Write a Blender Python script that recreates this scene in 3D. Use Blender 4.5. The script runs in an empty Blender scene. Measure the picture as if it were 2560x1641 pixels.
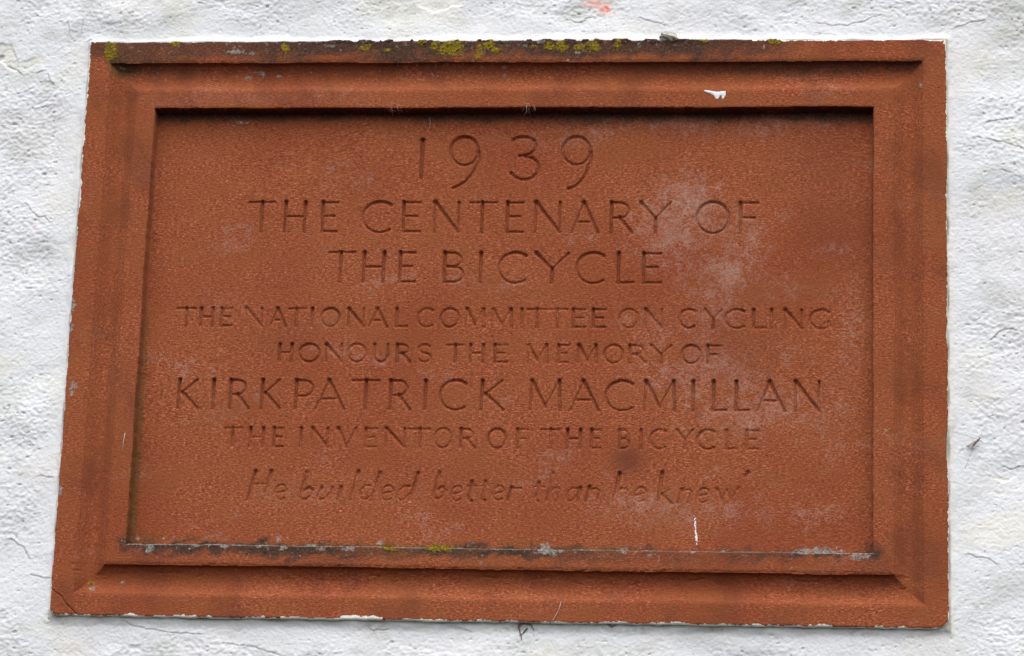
# A red sandstone memorial tablet set in a rough white-painted wall, seen from below under an overcast sky.
# Units: metres in the scene; the carving tables below are millimetres measured from the centre of the tablet.
import bpy, math, random
import numpy as np

sc = bpy.context.scene
COL = sc.collection
R = math.radians
ZC = 2.45                                   # height of the tablet's centre above the ground

# ------------------------------------------------------------------ camera
cam_d = bpy.data.cameras.new('camera')
cam = bpy.data.objects.new('camera', cam_d); COL.objects.link(cam)
cam_d.sensor_fit = 'HORIZONTAL'; cam_d.sensor_width = 36.0
cam_d.lens = 36.0 * 7700 / 2560
cam_d.clip_start = 0.05; cam_d.clip_end = 200
from mathutils import Matrix
_r = (0.9948824456351517, 0.09584389583197099, 0.03198229195616931)
_u = (-0.00563135020733712, -0.26344353291494577, 0.9646583814284381)
_f = (-0.10088214540671546, 0.95990179320441, 0.2615556157705205)
_p = (0.3261449, -3.0091456, ZC - 0.8245949)
cam.matrix_world = Matrix(((_r[0], _u[0], -_f[0], _p[0]), (_r[1], _u[1], -_f[1], _p[1]),
                           (_r[2], _u[2], -_f[2], _p[2]), (0, 0, 0, 1)))
sc.camera = cam

# ------------------------------------------------------------------ sky and sun (overcast)
SUN_EL, SUN_AZ = R(57), R(176)              # high and in front of the wall, almost square to it
w = bpy.data.worlds.new('World'); sc.world = w; w.use_nodes = True
nt = w.node_tree; bg = nt.nodes['Background']
sky = nt.nodes.new('ShaderNodeTexSky'); sky.sky_type = 'NISHITA'; sky.sun_disc = False
sky.sun_elevation = SUN_EL; sky.sun_rotation = SUN_AZ
sky.air_density = 1.0; sky.dust_density = 3.0
hs = nt.nodes.new('ShaderNodeHueSaturation'); hs.inputs['Saturation'].default_value = 0.34   # cloud cover
nt.links.new(sky.outputs[0], hs.inputs['Color']); nt.links.new(hs.outputs[0], bg.inputs['Color'])
bg.inputs['Strength'].default_value = 0.15
sun_d = bpy.data.lights.new('sun', 'SUN'); sun_d.energy = 1.3; sun_d.angle = R(85); sun_d.color = (1.0, 0.97, 0.93)
sun = bpy.data.objects.new('sun', sun_d); COL.objects.link(sun)
from mathutils import Vector
_d = Vector((math.sin(SUN_AZ) * math.cos(SUN_EL), math.cos(SUN_AZ) * math.cos(SUN_EL), math.sin(SUN_EL)))
sun.rotation_euler = _d.to_track_quat('Z', 'Y').to_euler()
vs = sc.view_settings
vs.view_transform = 'Standard'; vs.look = 'None'; vs.gamma = 1.0; vs.use_curve_mapping = False
vs.exposure = 0.53

# ------------------------------------------------------------------ measurements of the carving (mm)
# fit 12.407036927127217 [326.1449, -3009.1456, -824.5949, -0.1047, 0.2646, 0.0331, 615.3345, 74.5433, 78.7102, 75.8047, 76.8071]
# axes [0.9948824456351517, 0.09584389583197099, 0.03198229195616931] [-0.00563135020733712, -0.26344353291494577, 0.9646583814284381] [-0.10088214540671546, 0.95990179320441, 0.2615556157705205]
ROWS = {
 'centenary': [('T',-271.5,-244.6,102.5,134.8,-258.2),('H',-233.8,-212.4,102.5,134.9),('E',-194.5,-178.5,102.5,134.9),('C',-151.6,-122.7,102.5,134.9),('E',-109.5,-91.7,102.5,135.0),('N',-76.4,-51.6,102.5,135.0),('T',-39.1,-12.7,102.5,135.0,-27.0),('E',-1.2,15.4,102.5,135.0),('N',28.7,53.6,102.5,135.1),('A',66.4,93.3,102.5,135.1),('R',106.1,128.4,102.5,135.1),('Y',137.5,168.0,102.5,135.1),('O',195.3,227.9,102.5,135.2),('F',239.4,257.8,102.5,135.2)],
 'bicycle': [('T',-184.8,-158.0,48.7,80.6,-172.6),('H',-148.6,-127.3,48.7,80.6),('E',-110.8,-95.0,48.6,80.6),('B',-65.0,-44.2,48.6,80.6),('I',-26.8,-26.8,48.6,80.5),('C',-7.9,20.0,48.5,80.5),('Y',30.3,64.2,48.5,80.5),('C',72.4,100.4,48.5,80.5),('L',114.8,131.3,48.4,80.4),('E',141.1,159.2,48.4,80.4)],
 'committee': [('T',-341.1,-322.1,0.6,19.5,-331.5),('H',-316.2,-303.6,0.6,19.6),('E',-294.7,-283.8,0.7,19.6),('N',-268.3,-252.4,0.7,19.7),('A',-242.7,-227.3,0.7,19.7),('T',-223.9,-207.0,0.8,19.8,-216.4),('I',-199.7,-199.7,0.8,19.8),('O',-190.1,-171.3,0.8,19.8),('N',-161.7,-145.9,0.8,19.9),('A',-140.1,-121.8,0.9,19.9),('L',-112.3,-100.6,0.9,20.0),('C',-89.9,-74.5,0.9,20.0),('O',-66.0,-47.2,1.0,20.1),('M',-39.9,-21.2,1.0,20.1),('M',-12.9,7.3,1.0,20.2),('I',17.6,17.6,1.1,20.2),('T',23.3,42.2,1.1,20.3,33.4),('T',44.7,64.4,1.1,20.3,54.2),('E',70.2,82.9,1.1,20.3),('E',90.7,103.4,1.2,20.4),('O',118.3,136.9,1.2,20.4),('N',144.5,161.0,1.2,20.5),('C',179.6,194.4,1.3,20.6),('Y',205.0,222.1,1.3,20.6),('C',225.7,245.2,1.4,20.7),('L',254.0,266.7,1.4,20.7),('I',272.6,272.6,1.4,20.7),('N',286.6,303.0,1.4,20.8),('G',311.8,331.0,1.5,20.8)],
 'honours': [('H',-232.0,-219.1,-36.7,-18.4),('O',-210.9,-190.5,-36.7,-18.4),('N',-183.3,-167.3,-36.6,-18.3),('O',-160.8,-141.9,-36.6,-18.2),('U',-133.2,-119.4,-36.5,-18.2),('R',-110.1,-96.2,-36.5,-18.1),('S',-87.6,-74.7,-36.4,-18.1),('T',-57.4,-41.5,-36.3,-18.0,-49.5),('H',-34.3,-20.7,-36.3,-17.9),('E',-9.2,3.9,-36.2,-17.9),('M',24.8,45.0,-36.2,-17.8),('E',56.3,66.7,-36.1,-17.7),('M',76.5,95.3,-36.0,-17.6),('O',103.5,122.2,-36.0,-17.6),('R',128.8,145.2,-35.9,-17.5),('Y',151.2,171.3,-35.9,-17.4),('O',182.5,201.1,-35.8,-17.4),('F',208.4,220.4,-35.8,-17.3)],
 'name': [('K',-334.7,-314.2,-87.1,-57.0),('I',-298.4,-298.4,-87.0,-56.9),('R',-281.3,-261.7,-86.9,-56.8),('K',-248.0,-228.8,-86.8,-56.6),('P',-213.1,-194.8,-86.7,-56.5),('A',-191.3,-162.3,-86.6,-56.4),('T',-153.8,-127.0,-86.5,-56.2,-140.2),('R',-115.4,-94.4,-86.4,-56.1),('I',-78.8,-78.8,-86.3,-56.0),('C',-63.5,-37.7,-86.2,-55.8),('K',-21.2,1.3,-86.1,-55.7),('M',29.1,59.7,-85.9,-55.4),('A',70.3,98.4,-85.8,-55.3),('C',106.0,132.8,-85.7,-55.1),('M',145.4,175.9,-85.5,-54.9),('I',194.4,194.4,-85.4,-54.8),('L',214.3,227.7,-85.3,-54.7),('L',237.3,250.5,-85.2,-54.6),('A',259.4,286.6,-85.1,-54.4),('N',297.7,321.2,-85.0,-54.3)],
 'inventor': [('T',-283.8,-265.8,-127.1,-107.4,-275.8),('H',-257.7,-243.9,-127.0,-107.3),('E',-233.1,-223.6,-126.9,-107.2),('I',-205.0,-205.0,-126.8,-107.1),('N',-193.4,-177.5,-126.7,-107.0),('V',-166.7,-148.9,-126.6,-106.9),('E',-138.6,-127.0,-126.5,-106.9),('N',-117.2,-98.3,-126.4,-106.8),('T',-95.4,-72.4,-126.3,-106.7,-82.7),('O',-67.5,-50.3,-126.2,-106.6),('R',-41.1,-26.2,-126.1,-106.5),('O',-12.5,5.2,-125.9,-106.4),('F',17.0,27.6,-125.8,-106.3),('T',41.7,59.6,-125.7,-106.2,51.2),('H',67.7,81.1,-125.6,-106.1),('E',92.2,102.0,-125.5,-106.0),('B',120.4,130.7,-125.4,-105.9),('I',142.6,142.6,-125.3,-105.8),('C',152.1,167.9,-125.2,-105.8),('Y',178.8,194.5,-125.1,-105.7),('C',199.5,216.5,-125.0,-105.6),('L',228.3,239.1,-124.9,-105.5),('E',248.8,260.6,-124.8,-105.4)],
}
YEAR = [(1.15,[(-92.4,202.8),(-92.2,182.8),(-92.5,161.9)]),(0.6,[(-95.5,202.3),(-89.3,203.0)]),(1,[(-33.4,190.8),(-33.9,194.4),(-35.2,197.8),(-37.1,200.8),(-39.7,203.3),(-42.6,205.1),(-45.9,206.1),(-49.3,206.3),(-52.6,205.7),(-55.6,204.3),(-58.2,202.1),(-60.3,199.3),(-61.7,196.1),(-62.3,192.6),(-62.2,189.0),(-61.3,185.5),(-59.6,182.2),(-57.4,179.5),(-54.6,177.3),(-51.5,175.9),(-48.1,175.3),(-44.8,175.5),(-41.6,176.5),(-38.8,178.3),(-36.4,180.8),(-34.7,183.8),(-33.7,187.2),(-33.4,190.8)]),(1,[(-33.4,190.5),(-32.7,182.8),(-34.8,173.6),(-38.9,165.5),(-45.5,157.8),(-52.2,153.3),(-58.4,150.4)]),(1,[(2.7,203.0),(7.0,205.5),(13.3,206.3),(20.2,205.1),(25.2,201.7),(26.8,197.1),(25.5,192.0),(21.7,188.4),(15.9,186.1),(9.6,185.6)]),(1,[(15.9,185.6),(22.8,183.6),(27.8,179.3),(30.1,173.2),(28.6,167.1),(24.4,162.0),(17.7,159.6),(10.9,160.2),(5.5,162.7),(1.9,166.5)]),(1,[(83.6,191.2),(83.1,194.7),(81.9,198.0),(80.0,201.0),(77.5,203.4),(74.5,205.2),(71.3,206.2),(68.0,206.4),(64.7,205.8),(61.7,204.4),(59.0,202.3),(57.0,199.6),(55.6,196.4),(54.9,193.0),(55.0,189.4),(55.8,185.9),(57.4,182.8),(59.7,180.1),(62.4,178.0),(65.5,176.5),(68.8,175.9),(72.1,176.1),(75.3,177.2),(78.1,178.9),(80.5,181.4),(82.2,184.3),(83.3,187.6),(83.6,191.2)]),(1,[(83.6,190.5),(84.2,182.8),(81.8,172.7),(78.2,163.5),(72.6,155.9),(67.3,151.9),(61.6,149.8)])]
VERSE = [(1,[(-249.9,-152.7),(-256.8,-182.7)]),(1,[(-233.6,-152.5),(-240.3,-182.5)]),(0.8,[(-252.8,-166.1),(-236.1,-166.0)]),(0.75,[(-228.5,-175.2),(-218.6,-173.0),(-216.8,-171.5),(-217.6,-169.2),(-219.0,-167.5),(-220.8,-166.6),(-222.8,-166.5),(-224.8,-167.3),(-226.5,-168.8),(-227.8,-171.0),(-228.4,-173.6),(-228.5,-176.2),(-227.8,-178.5),(-226.6,-180.4),(-224.9,-181.6),(-222.9,-182.0),(-220.9,-181.5),(-219.1,-180.1)]),(1,[(-197.1,-153.1),(-202.7,-179.3),(-200.7,-181.7),(-195.8,-181.1),(-191.1,-176.7),(-189.9,-171.7),(-194.0,-169.2),(-199.4,-171.8)]),(1,[(-180.8,-168.8),(-184.3,-179.1),(-182.3,-181.5),(-178.0,-180.9),(-172.1,-175.2)]),(0.9,[(-170.0,-168.6),(-172.8,-181.4)]),(1,[(-160.7,-168.5),(-163.9,-181.3)]),(1,[(-144.0,-152.2),(-151.0,-181.2)]),(0.8,[(-131.7,-166.7),(-136.3,-166.4),(-140.4,-171.1),(-141.9,-177.3),(-139.3,-181.0),(-134.4,-180.4),(-129.1,-176.0)]),(1,[(-121.9,-152.9),(-129.2,-181.5)]),(0.75,[(-119.2,-174.7),(-109.0,-172.6),(-107.0,-171.1),(-107.9,-168.9),(-109.3,-167.2),(-111.2,-166.3),(-113.3,-166.2),(-115.3,-167.0),(-117.1,-168.5),(-118.5,-170.6),(-119.2,-173.1),(-119.2,-175.7),(-118.5,-178.0),(-117.3,-179.8),(-115.5,-181.0),(-113.5,-181.4),(-111.4,-180.8),(-109.5,-179.5)]),(0.8,[(-91.2,-166.5),(-96.7,-166.6),(-101.4,-171.3),(-102.9,-177.5),(-100.3,-181.2),(-95.5,-179.9),(-90.2,-174.3)]),(1,[(-83.0,-153.1),(-90.3,-181.1)]),(1,[(-60.8,-152.2),(-65.8,-173.4),(-65.0,-178.3),(-60.7,-179.5),(-56.0,-175.7),(-54.3,-170.2),(-56.9,-166.8),(-62.3,-169.6)]),(0.75,[(-48.0,-174.4),(-38.5,-172.2),(-36.7,-170.7),(-37.5,-168.5),(-38.8,-166.8),(-40.5,-165.8),(-42.4,-165.7),(-44.3,-166.5),(-46.0,-168.1),(-47.3,-170.2),(-48.0,-172.8),(-48.1,-175.4),(-47.5,-177.7),(-46.3,-179.6),(-44.7,-180.8),(-42.8,-181.2),(-40.9,-180.6),(-39.1,-179.3)]),(1,[(-27.5,-161.2),(-30.2,-179.2),(-27.7,-181.0)]),(0.7,[(-31.3,-165.9),(-22.5,-165.2)]),(1,[(-13.8,-161.0),(-16.5,-179.0),(-14.0,-180.5)]),(0.7,[(-18.5,-165.7),(-10.6,-165.0)]),(0.75,[(-5.4,-173.6),(3.8,-171.5),(5.6,-170.0),(4.9,-167.9),(3.6,-166.3),(1.9,-165.4),(0.0,-165.3),(-1.8,-166.0),(-3.5,-167.5),(-4.7,-169.6),(-5.4,-172.0),(-5.5,-174.5),(-4.9,-176.8),(-3.8,-178.6),(-2.2,-179.7),(-0.4,-180.0),(1.5,-179.6),(3.3,-178.3)]),(1,[(12.6,-166.9),(9.4,-179.3)]),(0.8,[(11.9,-171.3),(16.0,-167.5),(22.1,-167.6)]),(1,[(40.4,-161.7),(37.3,-178.4),(40.1,-180.5)]),(0.7,[(35.4,-166.1),(46.3,-165.6)]),(1,[(54.4,-151.6),(49.2,-179.8)]),(0.8,[(51.4,-172.1),(55.5,-167.1),(60.3,-166.4),(61.6,-168.9),(58.6,-181.2)]),(0.8,[(81.2,-167.4),(74.8,-166.5),(70.1,-170.6),(68.5,-176.8),(71.0,-180.5),(75.8,-178.6),(80.5,-173.0)]),(1,[(82.4,-166.5),(79.7,-179.7)]),(1,[(91.5,-165.4),(88.5,-179.6)]),(0.8,[(90.1,-171.6),(94.2,-167.3),(99.7,-166.9),(101.2,-169.0),(98.8,-180.1)]),(1,[(122.0,-151.2),(116.3,-179.3)]),(0.8,[(118.5,-171.3),(123.2,-166.9),(128.6,-166.3),(130.2,-168.7),(127.4,-180.1)]),(0.75,[(137.5,-173.7),(147.4,-171.5),(149.3,-170.1),(148.5,-167.9),(147.1,-166.2),(145.4,-165.3),(143.4,-165.2),(141.4,-166.0),(139.6,-167.5),(138.3,-169.6),(137.5,-172.1),(137.4,-174.6),(138.0,-176.9),(139.2,-178.7),(140.9,-179.9),(142.8,-180.2),(144.8,-179.7),(146.7,-178.4)]),(1.05,[(164.9,-149.8),(161.0,-178.2)]),(0.7,[(172.2,-167.3),(165.1,-172.3)]),(0.95,[(165.1,-172.3),(170.0,-176.9),(174.6,-181.4)]),(1,[(184.8,-166.9),(181.2,-180.4)]),(0.8,[(183.1,-172.4),(187.8,-167.4),(193.3,-167.4),(194.2,-169.5),(191.4,-180.6)]),(0.75,[(200.6,-173.7),(210.3,-171.6),(212.1,-170.2),(211.4,-168.0),(210.1,-166.4),(208.3,-165.5),(206.4,-165.5),(204.5,-166.2),(202.7,-167.7),(201.4,-169.7),(200.7,-172.1),(200.6,-174.6),(201.1,-176.9),(202.3,-178.7),(203.9,-179.8),(205.8,-180.1),(207.8,-179.6),(209.6,-178.4)]),(0.9,[(220.2,-165.9),(225.2,-178.1)]),(0.8,[(225.2,-178.1),(229.9,-167.0)]),(0.9,[(229.9,-167.0),(233.9,-177.4)]),(0.8,[(233.9,-177.4),(242.1,-164.1)]),(1,[(250.6,-148.3),(248.6,-152.6)]),(1,[(-263.1,-153.8),(-264.4,-157.5)])]
LICHEN = [(-425.9,297.0,8.3,11.7),(-357.6,304.8,5.0,3.8),(-239.7,300.3,3.8,6.7),(-153.0,299.1,6.2,3.8),(-130.4,296.3,5.4,2.5),(-95.2,305.1,5.0,2.9),(-81.6,301.9,5.0,5.8),(-64.6,298.7,13.8,10.8),(-33.9,297.7,5.0,5.4),(-24.7,301.7,7.1,5.8),(-17.0,295.9,6.2,4.2),(-35.2,288.9,5.0,2.9),(22.8,299.3,3.8,2.9),(39.5,300.1,6.2,5.0),(52.9,300.1,7.1,7.1),(69.7,299.1,7.1,5.0),(86.3,299.9,8.3,6.7),(110.9,302.1,5.0,5.8),(199.4,304.8,5.8,2.5),(271.8,305.4,7.5,4.2),(-411.5,-272.5,3.8,2.5),(-56.0,-231.4,12.5,5.8),(-105.6,-234.5,9.2,3.3)]
BLOOM = [(185.7,138.1,41.7,31.2),(236.0,67.5,29.2,22.9),(178.6,78.0,37.5,25.0),(216.2,27.0,33.3,29.2),(163.8,-7.1,33.3,20.8),(213.0,-32.0,37.5,16.7),(172.8,-53.2,45.8,16.7),(233.5,-57.0,25.0,25.0),(234.0,-94.4,58.3,22.9),(286.1,-73.2,29.2,20.8),(357.9,57.3,12.5,45.8),(354.1,-10.1,18.8,45.8),(334.2,-64.5,20.8,29.2),(330.5,-122.4,25.0,25.0),(311.0,-190.2,33.3,12.5),(203.4,-193.5,66.7,16.7),(143.1,-186.0,50.0,16.7),(-100.5,-172.4,108.3,18.8),(-223.3,-177.9,66.7,16.7),(-173.4,72.4,108.3,25.0),(-292.6,24.5,66.7,33.3),(-63.2,-80.3,125.0,16.7),(217.4,225.1,125.0,16.7),(239.6,103.8,25.0,16.7),(157.2,120.8,25.0,25.0)]
PANELSPOT = [(130.0,-136.8,17.5,16.7),(237.0,-15.0,66.7,50.0),(333.4,112.6,41.7,50.0),(320.8,181.5,50.0,37.5),(-231.9,-13.8,50.0,25.0)]
PEEL = [[(-553.5,307.6),(-546.8,309.0),(-541.6,307.2),(-538.6,309.0),(-535.6,306.6),(-533.9,299.6),(-529.6,291.3),(-526.8,287.2),(-527.8,281.9),(-530.8,277.3),(-536.7,279.6),(-541.4,283.2),(-545.2,287.9),(-552.2,290.2)],[(-526.8,287.2),(-517.1,289.2),(-510.0,292.7),(-506.0,292.4),(-503.1,294.8),(-501.0,290.1),(-503.8,284.8),(-508.8,283.9),(-514.2,280.7),(-518.6,279.3),(-523.9,283.1)],[(-552.6,295.5),(-548.1,296.4),(-544.0,294.9),(-545.5,291.4),(-552.0,287.9)],[(488.9,-151.8),(494.5,-152.8),(499.1,-151.2),(504.7,-153.2),(509.3,-156.3),(504.2,-157.4),(496.5,-154.9),(491.4,-154.4)],[(492.8,-167.0),(501.5,-167.5),(506.1,-166.4),(504.5,-170.6),(498.4,-171.2)],[(-109.8,375.3),(-104.7,355.4),(-100.2,349.6),(-91.6,345.5),(-85.5,342.3),(-76.2,344.5),(-67.0,348.5),(-54.3,349.8),(-58.7,375.0)]]
CRACK = [[(-508.5,130.3),(-502.4,123.3),(-494.2,115.9),(-485.6,115.4),(-481.4,110.6)],[(-475.6,331.0),(-473.8,317.4)],[(-460.2,334.6),(-461.1,315.6)],[(-502.2,236.0),(-494.5,237.8),(-489.5,234.6)],[(55.6,333.5),(65.0,330.4),(74.2,331.2),(75.8,335.2),(83.3,336.1)],[(457.5,320.6),(469.4,325.4),(488.7,330.6)],[(316.6,328.3),(333.2,325.1),(348.0,325.1),(367.4,330.3),(382.7,336.8)],[(503.8,-142.5),(506.9,-142.5),(512.0,-143.6),(517.1,-142.8),(520.7,-141.5),(530.1,-139.4)],[(-375.0,-310.3),(-364.0,-315.8),(-341.6,-319.9),(-314.5,-321.9),(-294.0,-322.8)],[(-471.1,-162.8),(-457.2,-163.9)],[(-128.1,-312.1),(-119.0,-317.2),(-105.8,-314.6)],[(-34.3,-312.3),(-20.9,-316.5)],[(491.9,-12.1),(501.9,-2.9),(513.5,0.1),(520.6,-2.8)],[(-493.1,265.6),(-488.0,261.5),(-485.7,260.2)],[(-539.6,284.2),(-527.8,277.8),(-521.4,273.3)],[(-494.5,272.8),(-491.4,266.5),(-487.2,262.9)],[(479.5,201.1),(503.8,196.7),(528.0,189.0)],[(489.8,218.3),(516.2,222.6)],[(132.5,333.6),(149.3,329.1),(159.8,325.5)],[(-506.3,274.2),(-499.2,277.8)],[(-496.3,-228.1),(-483.2,-236.2),(-476.0,-248.5)],[(-472.7,-265.0),(-451.7,-268.8)],[(468.5,-231.8),(488.0,-235.6),(495.8,-241.5)],[(503.5,166.7),(519.6,160.2)],[(-271.1,-331.4),(-238.4,-334.9),(-213.6,-342.6)]]
REDSPOT = [(85.9,350.8,10.8,4.2),(95.3,345.4,5.8,5.0),(103.0,340.4,5.0,2.5),(91.0,314.6,22.9,3.8),(-496.0,105.3,2.5,2.5),(454.7,111.0,0.4,0.4)]
SPLASH = [[(201.0,251.5),(207.2,250.6),(213.5,249.3),(218.4,249.7),(223.3,250.2),(223.4,245.8),(221.4,241.4),(219.3,241.9),(219.7,244.9),(217.6,245.4),(216.0,241.9),(214.0,241.4),(211.4,245.4),(207.7,247.6),(202.3,249.3)]]
STREAK = [[(197.8,-194.0),(198.8,-205.8),(199.8,-216.0),(200.7,-224.5)]]
PT0 = [[(163.6,310.3),(154.5,308.5),(173.2,307.6),(475.4,-120.3)]]
PTW = [[(475.9,-117.9),(481.1,-113.8),(472.3,-123.7),(467.2,-122.9),(452.7,-107.5),(469.2,-112.7),(474.8,-114.3),(482.7,-113.0),(494.9,-107.1),(480.3,-111.4),(488.3,-97.4),(484.2,-118.7),(480.3,-116.3),(465.9,-144.2),(473.9,-125.3)]]
ROOT = [[(25.7,-309.6),(27.1,-315.2),(28.4,-319.2),(28.9,-323.2)],[(34.6,-311.9),(31.9,-315.1),(28.4,-318.4)],[(25.3,-308.8),(30.8,-307.1),(38.9,-308.6),(41.0,-314.2)],[(116.5,-306.6),(118.5,-310.6)],[(112.5,-305.9),(117.7,-309.0),(122.5,-308.1)]]
CRACKST = [[(-451.4,-278.4),(-443.6,-284.0),(-438.4,-287.2),(-432.5,-295.3),(-423.7,-303.3),(-415.8,-309.7)]]
PAINTBITS = [[(-152.9,-305.3),(-110.7,-303.9)],[(-213.6,-303.4),(-152.9,-305.7)],[(-90.4,-308.4),(-60.3,-307.1)],[(-363.8,-310.2),(-245.8,-308.3)]]
WDOT = [(-13.2,-247.9,1.7,1.7),(-409.8,-277.8,5.0,2.5),(295.3,-248.5,1.2,1.7),(262.0,298.4,1.2,2.9),(-330.9,-221.4,1.7,1.2),(-340.7,-223.6,1.2,1.2),(-367.8,-223.9,2.5,2.9),(-222.8,-221.7,3.3,3.8),(-350.2,-235.6,5.0,4.2),(-351.9,-240.2,3.3,2.5),(-303.1,-233.8,5.4,3.3),(-274.4,-234.2,5.0,2.5),(-261.5,-231.6,5.8,2.1),(-237.7,-233.8,5.0,2.1),(-214.8,-235.1,5.0,2.9),(-189.0,-229.9,9.2,2.9),(-175.3,-235.4,4.2,2.5),(-146.9,-234.6,7.5,3.3),(-118.2,-224.4,4.2,3.3),(54.1,-234.0,14.2,5.0),(49.1,-227.6,5.8,4.2),(127.5,-230.6,5.8,4.2),(129.2,-235.5,3.3,1.7),(154.8,-237.5,3.3,1.2),(319.2,-228.1,25.0,4.2),(362.4,-236.4,10.0,3.3),(226.5,-231.0,5.8,2.1),(196.8,-232.6,10.0,2.1),(307.4,-233.1,9.2,2.1),(379.2,-108.9,1.2,1.2),(387.5,-324.7,0.8,0.8),(388.7,10.3,1.2,0.8),(387.5,-107.6,0.8,1.2),(-247.2,271.8,2.5,1.7),(-265.2,274.5,5.8,2.1),(-279.8,270.1,5.0,1.7),(-283.6,222.6,6.7,1.7),(-294.0,219.5,3.3,1.7),(29.7,305.5,5.0,3.3),(69.0,292.5,4.2,2.1),(59.2,285.0,2.1,1.2),(-291.9,295.1,9.2,2.9),(-274.7,293.3,5.0,2.1),(-378.7,-270.0,3.3,2.1),(423.3,256.8,1.7,2.5),(-447.9,16.5,3.8,6.7),(-447.5,-7.1,3.3,4.2),(-441.5,-68.8,4.2,5.8),(-442.6,-77.3,2.1,3.3),(-446.2,-178.1,2.5,5.8)]

# ------------------------------------------------------------------ helpers
rng = np.random.default_rng(7)

def smooth(a, b, x):
    t = np.clip((x - a) / (b - a), 0, 1)
    return t * t * (3 - 2 * t)

def noise(X, Z, lx, lz, seed, rot=0.0):
    """gradient noise, wavelength lx, lz (mm), about -1..1"""
    c, s = math.cos(rot), math.sin(rot)
    u = (c * X + s * Z) / lx + 137.3 * (seed % 7) + 11.7
    v = (-s * X + c * Z) / lz + 91.1 * (seed % 5) + 5.3
    g = np.random.default_rng(seed).uniform(0, 2 * np.pi, (256, 256))
    gx, gz = np.cos(g).astype(np.float32), np.sin(g).astype(np.float32)
    iu = np.floor(u).astype(np.int64); iv = np.floor(v).astype(np.int64)
    fu = (u - iu).astype(np.float32); fv = (v - iv).astype(np.float32)
    su = fu * fu * fu * (fu * (fu * 6 - 15) + 10); sv = fv * fv * fv * (fv * (fv * 6 - 15) + 10)
    def dot(a, b):
        i, j = (iu + a) & 255, (iv + b) & 255
        return gx[i, j] * (fu - a) + gz[i, j] * (fv - b)
    n0 = dot(0, 0) * (1 - su) + dot(1, 0) * su
    n1 = dot(0, 1) * (1 - su) + dot(1, 1) * su
    return (n0 * (1 - sv) + n1 * sv) * 1.5

def fbm(X, Z, lx, lz, seed, octv=4, gain=0.5, rot=0.0):
    out = 0; a = 1.0
    for k in range(octv):
        out = out + a * noise(X, Z, lx / 2 ** k, lz / 2 ** k, seed + 17 * k, rot + 0.4 * k)
        a *= gain
    return out

def new_mesh(name, V, F, mat, parent=None, attrs=None):
    me = bpy.data.meshes.new(name)
    nv, nf = len(V), len(F); k = F.shape[1]
    me.vertices.add(nv); me.vertices.foreach_set('co', np.ascontiguousarray(V, np.float32).ravel())
    me.loops.add(nf * k); me.loops.foreach_set('vertex_index', np.ascontiguousarray(F, np.int32).ravel())
    me.polygons.add(nf); me.polygons.foreach_set('loop_start', np.arange(0, nf * k, k, dtype=np.int32))
    me.polygons.foreach_set('use_smooth', np.ones(nf, bool))
    me.update(calc_edges=True)
    for n, a in (attrs or {}).items():
        at = me.attributes.new(n, 'FLOAT_COLOR', 'POINT')
        at.data.foreach_set('color', np.ascontiguousarray(a, np.float32).ravel())
    me.materials.append(mat)
    o = bpy.data.objects.new(name, me); COL.objects.link(o)
    if parent: o.parent = parent
    return o

def empty(name, loc, label, cat, group=None):
    o = bpy.data.objects.new(name, None); COL.objects.link(o)
    o.location = loc; o.empty_display_size = 0.05
    o['label'] = label; o['category'] = cat
    if group: o['group'] = group
    return o

def grid_part(name, sel, V, F, mat, parent, attrs):
    f = F[sel]
    used, invi = np.unique(f, return_inverse=True)
    return new_mesh(name, V[used], invi.reshape(f.shape), mat, parent, {k: a[used] for k, a in attrs.items()})

def tube(points, radii, n=6):
    """tapered tube along 3-D points (mm) -> V, F"""
    P = np.array(points, float); m = len(P); V = []; F = []
    for i in range(m):
        t = P[min(i + 1, m - 1)] - P[max(i - 1, 0)]; t /= np.linalg.norm(t) + 1e-9
        a = np.cross(t, [0.3, 1, 0.2]); a /= np.linalg.norm(a) + 1e-9; b = np.cross(t, a)
        for j in range(n):
            q = 2 * np.pi * j / n
            V.append(P[i] + radii[i] * (a * np.cos(q) + b * np.sin(q)))
    for i in range(m - 1):
        for j in range(n):
            k = (j + 1) % n
            F.append((i * n + j, i * n + k, (i + 1) * n + k, (i + 1) * n + j))
    c0 = len(V); V.append(P[0]); c1 = len(V); V.append(P[-1])
    for j in range(n):
        k = (j + 1) % n
        F.append((c0, k, j, j)); F.append((c1, (m - 1) * n + j, (m - 1) * n + k, (m - 1) * n + k))
    return np.array(V), F

def obj_pieces(name, pieces, mat, parent=None):
    """several (V, F) pieces, mm, joined to ONE mesh"""
    verts, faces = [], []
    for V, F in pieces:
        b = len(verts); verts += [tuple(v / 1000) for v in np.asarray(V)]
        for f in F:
            g = []
            for i in f:
                if i + b not in g: g.append(int(i + b))
            if len(g) > 2: faces.append(g)
    me = bpy.data.meshes.new(name); me.from_pydata(verts, [], faces); me.update()
    for p in me.polygons: p.use_smooth = True
    me.materials.append(mat)
    o = bpy.data.objects.new(name, me); COL.objects.link(o)
    if parent: o.parent = parent
    return o

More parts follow.
